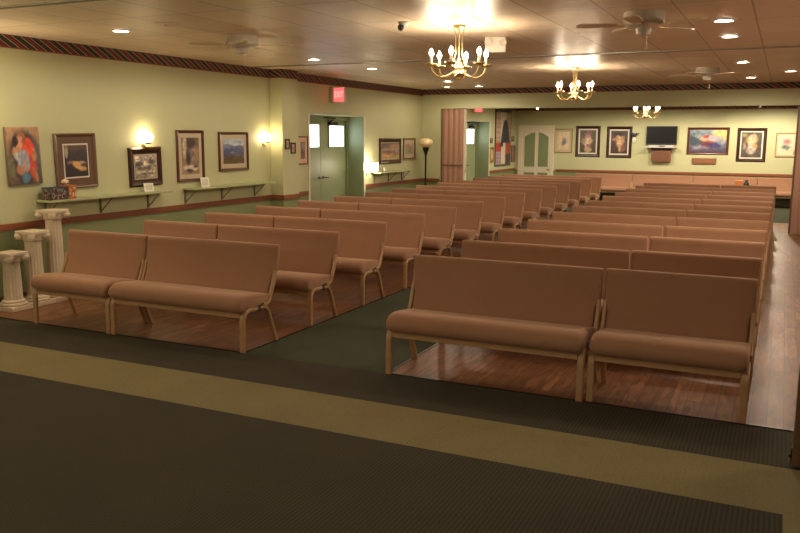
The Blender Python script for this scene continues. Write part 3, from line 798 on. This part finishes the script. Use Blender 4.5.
def card(x, y, z, w, h, lean, label, rz):
    t = thing('standing_card', label, 'card', (x, y, z), rz)
    m = MB().box(-w/2, w/2, -.002, .002, 0, h); m.bm.transform(Matrix.Rotation(-lean, 4, 'X')); m.build('card_sheet', M['paper'], t, smooth=False)
    m = MB().box(-w*.36, w*.36, -.0035, -.002, h*.15, h*.85); m.bm.transform(Matrix.Rotation(-lean, 4, 'X')); m.build('printed_side', mat('card_print', (.55, .50, .40), .8, noise=.3, nscale=60), t, smooth=False)
    m = MB().loft([[(-.01, 0.002, h*.6), (.01, 0.002, h*.6), (.01, .004, h*.6-.002), (-.01, .004, h*.6-.002)], [(-.01, .0+h*.5, 0.0), (.01, h*.5, 0.0), (.01, h*.5+.003, 0), (-.01, h*.5+.003, 0)]])
    m.build('easel_back', M['paper'], t, smooth=False)
card(WX+.10, 7.38, 1.0155, .125, .10, .25, 'small white card standing on first shelf under the square sepia print', RL-.3)
card(WX+.10, 8.42, 1.0155, .12, .125, .3, 'pale card leaning on second shelf under the tall sepia print', RL-.35)
# lamp on the far shelf
lp = thing('fluted_wall_lamp', 'glowing fluted glass wall lamp between the green doors and the far shelf', 'wall lamp', (WX+.12, 13.08, 1.0))
MB().lathe([(.001, .0), (.035, .005), (.045, .03), (.05, .04), (.001, .045)], n=16).build('lamp_cup', M['brass'], lp)
MB().box(-.117, -.105, -.045, .045, -.02, .10, .003).tube([(-.105, 0, .03), (-.05, 0, -.005), (0, 0, .01)], .008).build('wall_bracket', M['brass'], lp)
MB().lathe([(.02, .04), (.10, .045), (.108, .10), (.112, .19), (.10, .195), (.03, .198)], n=48, rmod=lambda a, z: 1+.04*math.cos(12*a)).build('lamp_shade', M['lampglow'], lp)
fr = thing('photo_stand', 'tiny dark photo stand on far shelf, right of the fluted lamp', 'frame', (WX+.12, 13.58, 1.0155), RL-.4)
MB().box(-.04, .04, -.004, .004, .002, .10, .002).build('stand_frame', M['dark'], fr, smooth=False)
MB().box(-.03, .03, -.006, -.004, .012, .088).build('photo', M['paper'], fr, smooth=False)
MB().tube([(0, .003, .06), (0, .04, .002)], .003, 6).build('easel_leg', M['dark'], fr)

# ------------------------------------------------------------------ wall globe sconces
def sconce(y, label):
    t = thing('wall_sconce', label, 'wall lamp', (WX, y, 1.635), RL, 'globe sconces on the left wall')
    m = MB().lathe([(.001, 0), (.045, 0), (.045, .008), (.03, .018), (.001, .02)], n=16); m.bm.transform(Matrix.Translation((0, 0, -.07)) @ Matrix.Rotation(PI/2, 4, 'X'))
    m.build('back_plate', M['brass'], t)
    MB().tube([(0, -.01, -.07), (0, -.05, -.095), (0, -.078, -.09), (0, -.068, -.062)], .008).build('arm', M['brass'], t)
    MB().lathe([(.001, -.065), (.03, -.062), (.036, -.05), (.03, -.045), (.001, -.045)], (0, -.068, 0), 16).build('cup', M['dark'], t)
    MB().ball((0, -.068, .015), .058, 3).build('globe_shade', M['sconce'], t)
sconce(7.43, 'glowing white globe sconce above the square sepia print')
sconce(9.88, 'glowing white globe sconce beside the pilaster, past the blue landscape')

# ------------------------------------------------------------------ pedestals
def pedestal(y, h, label):
    t = thing('plaster_pedestal', label, 'pedestal', (-6.66, y, 0), 0, 'white column pedestals in the corner')
    s = .128
    MB().box(-s, s, -s, s, 0, .045, .005).build('plinth', M['plaster'], t, smooth=False)
    MB().lathe([(.12, .045), (.128, .055), (.125, .068), (.105, .074), (.11, .085), (.098, .097), (.09, .1)], n=32).build('base_moulding', M['plaster'], t)
    zt = h-.10
    MB().lathe([(.088, .10), (.085, .13), (.082, (zt+.1)/2), (.076, zt-.02), (.08, zt)], n=96,
               rmod=lambda a, z: 1-.07*abs(math.cos(8*a))**2).build('shaft', M['plaster'], t, angle=80)
    m = MB().lathe([(.08, zt), (.09, zt+.008), (.092, zt+.02), (.10, zt+.045), (.105, zt+.06)], n=32)
    for sx in (-1, 1):
        for sy in (-1, 1):
            for r, o in ((.036, 0), (.02, .012)):
                mm = Matrix.Translation((sx*.088, sy*(.088), h-.055)) @ Matrix.Rotation(PI/4*sx*sy*-1, 4, 'Z') @ Matrix.Rotation(PI/2, 4, 'X')
                k = MB().lathe([(.001, -.028-o), (r, -.026-o), (r, .026+o), (.001, .028+o)], n=16); k.bm.transform(mm)
                me = bpy.data.meshes.new('tmp'); k.bm.to_mesh(me); k.bm.free(); m.bm.from_mesh(me); bpy.data.meshes.remove(me)
    m.build('capital', M['plaster'], t)
    MB().box(-s+.016, s-.016, -s+.016, s-.016, h-.032, h, .007).box(-s+.025, s-.025, -s+.025, s-.025, h-.045, h-.032, .003).build('abacus', M['plaster'], t, smooth=False)
pedestal(5.33, .562, 'shortest white fluted column pedestal, nearest the camera')
pedestal(5.595, .742, 'middle height white fluted column pedestal between the other two')
pedestal(5.857, .93, 'tallest white fluted column pedestal, beside the front left bench')

# ------------------------------------------------------------------ chandeliers
def chandelier(loc, zc, label):
    t = thing('brass_chandelier', label, 'chandelier', loc, 0, 'brass candle chandeliers')   # loc z = ceiling
    MB().lathe([(.001, 0), (.055, 0), (.05, -.018), (.022, -.03), (.001, -.032)], n=20).build('canopy', M['brass'], t)
    MB().tube([(0, 0, -.03), (0, 0, -.30)], .0035).build('stem', M['brass'], t)
    m = MB()
    for k in range(4):
        a = k*PI/2+.4
        m.tube([(.045*math.cos(a), .045*math.sin(a), -.02), (.026*math.cos(a), .026*math.sin(a), -.14), (.03*math.cos(a), .03*math.sin(a), -.25), (.055*math.cos(a), .055*math.sin(a), -.35)], .003, 6)
    m.build('scroll_rod', M['brass'], t)
    MB().lathe([(.001, -.28), (.012, -.28), (.02, -.30), (.014, -.315), (.034, -.335), (.042, -.36), (.028, -.378), (.06, -.39), (.066, -.41), (.044, -.43), (.012, -.445), (.018, -.455), (.001, -.468)], n=24).build('body', M['brass'], t)
    for k in range(6):
        a = math.radians(15+60*k+21)
        c, s = math.cos(a), math.sin(a)
        P = [(.035, -.385), (.07, -.41), (.11, -.435), (.155, -.443), (.20, -.428), (.232, -.395), (.245, -.352)]
        arm = MB().tube([(r*c, r*s, z) for r, z in P], .0065).build('arm', M['brass'], t)
        x, y = .245*c, .245*s
        MB().lathe([(.006, -.352), (.034, -.350), (.056, -.336), (.054, -.330), (.012, -.341), (.001, -.341)], (x, y, 0), 16).build('drip_cup', M['brass'], arm)
        MB().lathe([(.001, -.345), (.013, -.345), (.012, -.268), (.001, -.266)], (x, y, 0), 12).build('candle_sleeve', M['candle'], arm)
        MB().lathe([(.001, -.267), (.008, -.265), (.018, -.25), (.019, -.238), (.012, -.218), (.004, -.206), (.001, -.20)], (x, y, 0), 10).build('bulb', M['glow'], arm)
    return t
c1 = chandelier((-2.62, 6.73, ZC), 0, 'brass six-arm candle chandelier nearest the camera')
dup(c1, (-2.68, 11.30, ZC), .32, 'brass six-arm candle chandelier in the middle, above the benches before the beam')
dup(c1, (-2.55, 16.9, ZC2), .2, 'farthest brass six-arm chandelier, hanging past the green beam near the television')

# ------------------------------------------------------------------ downlights
def downlight(x, y, z, label):
    t = thing('recessed_downlight', label, 'ceiling light', (x, y, z), 0, 'recessed downlights')
    m = MB(); n = 24
    m.loft([[(r*math.cos(2*PI*k/n), r*math.sin(2*PI*k/n), zz) for k in range(n)] for r, zz in ((.068, -.002), (.098, -.002), (.10, -.008), (.075, -.014), (.066, -.004))], cap=False)
    m.build('trim_ring', M['white'], t)
    MB().lathe([(.001, -.006), (.066, -.006), (.066, -.001), (.001, -.001)], n=24).build('lens', M['down'], t)
DL = [(-5.60, 5.82, 'nearest of the left row, beside the round speaker grille'), (-5.46, 7.42, 'just behind the left ceiling fan'),
      (-5.42, 8.93, 'past the left fan, before the pilaster'), (-5.36, 10.42, 'in front of the exit sign'),
      (-5.38, 13.3, 'of the left row, seen just below the near chandelier'), (-5.95, 14.7, 'nearest the beam at the left'), (-5.30, 14.7, 'nearest the beam, right neighbour of another'),
      (-.523, 7.26, 'nearest of the right row'), (-.542, 8.40, 'second of the right row from the camera'), (-.554, 11.27, 'right row, just past the second ceiling track'),
      (-.563, 14.15, 'right row, nearest the beam'), (0.0, 13.0, 'at the far right edge of the ceiling')]
for x, y, l in DL: downlight(x, y, ZC, 'round recessed downlight '+l)

# ------------------------------------------------------------------ ceiling fans
def fan(loc, label, rot):
    t = thing('ceiling_fan', label, 'ceiling fan', loc, rot, 'white hugger ceiling fans')
    MB().lathe([(.001, 0), (.15, 0), (.155, -.02), (.155, -.06), (.16, -.065), (.16, -.085), (.15, -.10), (.10, -.115), (.001, -.118)], n=32).build('motor_housing', M['fanw'], t)
    MB().lathe([(.001, -.115), (.055, -.115), (.06, -.13), (.052, -.165), (.03, -.175), (.001, -.176)], n=24).build('switch_cup', M['fanw'], t)
    for k in range(5):
        a = 2*PI*k/5
        R = Matrix.Rotation(a, 4, 'Z')
        m = MB().box(.10, .22, -.02, .02, -.104, -.098, .002); m.bm.transform(R)
        br = m.build('blade_bracket', M['brass'], t, smooth=False)
        m = MB(); P = [(.20, .04), (.28, .05), (.44, .056), (.49, .045), (.51, .0), (.49, -.045), (.44, -.056), (.28, -.05), (.20, -.04)]
        m.loft([[(x, y, -.098+y*.12) for x, y in P], [(x, y, -.091+y*.12) for x, y in P]]); m.bm.transform(R)
        m.build('blade', M['blade'], t, smooth=False)
    MB().tube([(.04, 0, -.17), (.04, 0, -.26)], .0015, 5).ball((.04, 0, -.268), .008, 1).build('pull_chain', M['brass'], t)
    return t
fn = fan((-4.83, 6.62, ZC), 'cream ceiling fan on the left, near the striped wall border', .3)
dup(fn, (-1.055, 6.62, ZC), .9, 'cream ceiling fan near the top right, nearest the right downlights')
dup(fn, (-1.04, 12.1, ZC), .5, 'distant cream ceiling fan beyond the second ceiling track')

# ------------------------------------------------------------------ small ceiling items
s = thing('smoke_detector', 'small black dome camera on a white ceiling mount', 'camera', (-2.98, 6.37, ZC))
MB().lathe([(.001, 0), (.05, 0), (.05, -.012), (.03, -.03), (.001, -.03)], n=20).build('mount', M['white'], s)
MB().ball((-.02, -.02, -.045), .030, 2).build('camera_dome', M['black'], s)
s.name = 'dome_camera'
s = thing('emergency_light', 'white emergency light box near the first chandelier', 'emergency light', (-2.62, 7.70, ZC), .35)
MB().box(-.10, .10, -.06, .06, -.145, 0, .008).build('battery_case', M['white'], s, smooth=False)
for sx in (-1, 1):
    m = MB().lathe([(.001, 0), (.03, 0), (.036, .03), (.036, .045), (.001, .04)], n=16); m.bm.transform(Matrix.Translation((sx*.07, -.055, -.055)) @ Matrix.Rotation(PI/2, 4, 'X'))
    m.build('lamp_head', M['fanw'], s)
s = thing('ceiling_speaker', 'round tan ceiling speaker grille between the first left downlight and left fan', 'ceiling speaker', (-4.93, 5.67, ZC))
MB().lathe([(.001, 0), (.12, 0), (.12, -.006), (.10, -.01), (.001, -.006)], n=28).build('grille', M['blade'], s)
MB().lathe([(.001, -.006), (.02, -.006), (.018, -.016), (.001, -.018)], n=12).build('centre_cap', M['fanw'], s)
# small spot lights on the beam/far ceiling
s = thing('track_spotlight', 'small lit spotlight under the far ceiling above the arched door', 'spotlight', (-5.17, 18.26, ZC2))
MB().tube([(0, 0, 0), (0, 0, -.13)], .01).build('stem', M['white'], s)
MB().lathe([(.001, -.12), (.02, -.12), (.035, -.18), (.001, -.18)], n=14).build('lamp_head', M['white'], s)
MB().lathe([(.001, -.181), (.016, -.181), (.018, -.192), (.012, -.200), (.001, -.202)], n=14).build('lamp_lens', M['down'], s)
s = thing('dome_camera', 'small dark dome camera under the far ceiling above the bouquet picture', 'camera', (-.61, 20.9, ZC2))
MB().lathe([(.001, 0), (.09, 0), (.09, -.06), (.08, -.075), (.001, -.075)], n=18).build('mount', M['dark'], s)
MB().ball((0, 0, -.085), .06, 2).build('camera_dome', M['black'], s)

# ------------------------------------------------------------------ exit signs
def text_mesh(body, size, name, m, parent, mw):
    cu = bpy.data.curves.new(name, 'FONT'); cu.body = body; cu.size = size; cu.extrude = .002; cu.align_x = 'CENTER'; cu.align_y = 'CENTER'
    o = bpy.data.objects.new(name, cu); COL.objects.link(o)
    dg = bpy.context.evaluated_depsgraph_get(); me = bpy.data.meshes.new_from_object(o.evaluated_get(dg))
    bpy.data.objects.remove(o); me.materials.clear(); me.materials.append(m)
    o = bpy.data.objects.new(name, me); COL.objects.link(o); o.parent = parent; o.matrix_local = mw
    return o
def exit_sign(loc, w, h, label, rz=0):
    t = thing('exit_sign', label, 'exit sign', loc, rz, 'red exit signs')
    MB().box(0, w, 0, .07, -h/2, h/2, .006).build('housing', M['fanw'], t, smooth=False)
    MB().box(.07, w-.01, -.005, .001, -h/2+.014, h/2-.014).build('sign_face', M['exitface'], t, smooth=False)
    text_mesh('EXIT', h*.62, 'sign_lettering', M['exitletter'], t, Matrix.Translation((w/2+.03, -.006, 0)) @ Matrix.Rotation(PI/2, 4, 'X') @ Matrix.Diagonal((.52, .9, 1, 1)))
    MB().box(-.02, 0, .02, .05, -.03, .03).build('wall_arm', M['fanw'], t, smooth=False)
exit_sign((WX+.02, 11.78, 2.345), .27, .25, 'red exit sign projecting above the nearer green double doors')
exit_sign((WX+.02, 18.55, 2.36), .26, .22, 'red exit sign projecting above the far green doors past the beam')

# ------------------------------------------------------------------ floor lamp
fl = thing('floor_lamp', 'dark torchiere floor lamp with cream bowl in the corner', 'floor lamp', (-6.57, 15.12, 0))
MB().lathe([(.001, 0), (.14, 0), (.14, .012), (.10, .03), (.03, .04), (.015, .06), (.001, .06)], n=28).build('base', M['dark'], fl)
MB().tube([(0, 0, .05), (0, 0, 1.34)], .018).lathe([(.013, .7), (.024, .72), (.013, .74)], n=12).build('pole', M['dark'], fl)
MB().lathe([(.018, 1.28), (.024, 1.31), (.035, 1.35), (.058, 1.41), (.068, 1.46), (.001, 1.46)], n=20).build('bowl_holder', M['dark'], fl)
MB().lathe([(.001, 1.455), (.06, 1.46), (.118, 1.49), (.14, 1.53), (.138, 1.58), (.115, 1.615), (.07, 1.635), (.001, 1.64)], n=28).build('lamp_shade', M['alabaster'], fl)

# ------------------------------------------------------------------ folding partitions
def partition(x0, x1, y, zt, folds, m, label, thick=.07, band=None):
    t = thing('folding_partition', label, 'partition', ((x0+x1)/2, y, 0), 0, 'folded accordion partitions')
    hw = (x1-x0)/2; n = folds*2
    front = []; back = []
    for k in range(n+1):
        x = -hw+2*hw*k/n; o = thick*(1 if k % 2 else .72)
        front.append((x, -o)); back.append((x, o))
    P = front+back[::-1]
    mm = MB(); mm.loft([[(x, yy, .012) for x, yy in P], [(x, yy, zt) for x, yy in P]]); mm.build('folded_panels', m, t, smooth=False)
    MB().box(-hw-.03, -hw, -.045, .045, .012, zt, .004).build('lead_post', M['frame_brown'], t, smooth=False)
    if band: MB().box(-hw-.002, hw+.002, -thick-.012, -thick+.005, band-.012, band+.012).build('tie_strap', M['frame_brown'], t, smooth=False)
    return t
t1 = partition(-6.44, -5.975, BY+.10, 2.238, 4, M['part'], 'stacked pinkish brown folding partition at the left under the beam', .075, band=1.09)
MB().box(.2325, .262, -.04, .04, .012, 2.236, .004).build('edge_post', M['doorcream'], t1, smooth=False)
MB().box(.262, .28, -.02, .02, .95, 1.25, .004).build('pull_handle', M['chrome'], t1, smooth=False)
t2 = partition(.19, 1.0, BY+.10, 2.238, 5, M['part'], 'stacked pinkish brown folding partition at the right under the beam', .075)
MB().box(-.442, -.438, -.02, .02, 1.05, 1.25).box(-.46, -.44, -.03, .03, 1.40, 1.46, .004).build('latch', M['chrome'], t2, smooth=False)
t3 = partition(.18, 1.6, 4.46, ZC-.012, 6, M['partdark'], 'near dark brown folding partition at the right frame edge', .06)
MB().box(-.745, -.738, -.02, .02, .02, .10).ball((-.748, -.02, .06), .012, 1).build('floor_latch', M['dark'], t3, smooth=False)

# ------------------------------------------------------------------ light
def spot(name, loc, e, size=3.1, blend=.35, col=(1, .86, .66), r=.06):
    l = bpy.data.lights.new(name, 'SPOT'); l.energy = e; l.spot_size = size; l.spot_blend = blend; l.color = col; l.shadow_soft_size = r
    o = bpy.data.objects.new(name, l); COL.objects.link(o); o.location = loc; return o
for x, y, l in DL: spot('downlight_or_fill_spot', (x, y, ZC-.03), 50 if x > -3 else (24 if y < 10 else 14))
for x, y in ((-5.5, 3.2), (-5.5, .8), (-2.9, 3.0), (-2.9, .6), (-.5, 3.2), (-.5, .8), (2.6, 3), (2.6, 8), (2.6, 12)): spot('downlight_or_fill_spot', (x, y, ZC-.03), 15)  # added fill spots outside the frame, no fixtures modelled
for x, y, e in ((-4.9, -1.0, 42), (-1.6, -1.2, 16), (1.8, -1.2, 16), (2.6, 7, 60)):  # added fill points out of view, no pendants hang there
    l = bpy.data.lights.new('fill_point', 'POINT'); l.energy = e; l.color = (1, .86, .66); l.shadow_soft_size = .18
    o = bpy.data.objects.new('fill_point', l); COL.objects.link(o); o.location = (x, y, 2.2)
for x, y, e in ((-5.3, 17.3, 60), (-5.3, 19.6, 60), (-3.6, 20.2, 100), (-.5, 17.3, 55), (-1.9, 20.4, 115), (-.3, 20.6, 175), (2.6, 19, 60)): spot('downlight_or_fill_spot', (x, y, ZC2-.03), e)  # added spots without fixtures, to brighten the far room and wash its wall
w = bpy.data.worlds.new('world'); SC.world = w; w.use_nodes = True
w.node_tree.nodes['Background'].inputs[0].default_value = (.6, .75, 1, 1); w.node_tree.nodes['Background'].inputs[1].default_value = .5

for y in (2.6, 5.02):   # added fill points outside the frame, spaced like the sconce row, to brighten ceiling
    l = bpy.data.lights.new('left_fill', 'POINT'); l.energy = 14; l.color = (1, .80, .52); l.shadow_soft_size = .06
    o = bpy.data.objects.new('left_fill', l); COL.objects.link(o); o.location = (WX+.12, y, 1.9)

# ------------------------------------------------------------------ camera
f = 805.04
yaw, pit, rol = [math.radians(a) for a in (-25.26, -9.2015, .2996)]
r_ = Vector((math.cos(yaw), -math.sin(yaw), 0)); fw = Vector((math.sin(yaw), math.cos(yaw), 0)); up = Vector((0, 0, 1))
fw2 = fw*math.cos(pit)+up*math.sin(pit); up2 = up*math.cos(pit)-fw*math.sin(pit)
r3 = r_*math.cos(rol)+up2*math.sin(rol); up3 = up2*math.cos(rol)-r_*math.sin(rol)
cam = bpy.data.cameras.new('camera'); cam.sensor_width = 36; cam.lens = f/800*36; cam.clip_start = .05
co = bpy.data.objects.new('camera', cam); COL.objects.link(co)
mw = Matrix.Identity(4)
for i in range(3):
    mw[i][0] = r3[i]; mw[i][1] = up3[i]; mw[i][2] = -fw2[i]
mw[2][3] = 1.68
co.matrix_world = mw
SC.camera = co
SC.view_settings.view_transform = 'Standard'; SC.view_settings.look = 'None'; SC.view_settings.gamma = 1
SC.view_settings.exposure = .57
try: SC.view_settings.use_curve_mapping = False
except Exception: pass
SC.cycles.max_bounces = 8; SC.cycles.diffuse_bounces = 5; SC.cycles.glossy_bounces = 4
SC.cycles.sample_clamp_indirect = 6
SC.cycles.caustics_reflective = False; SC.cycles.caustics_refractive = False
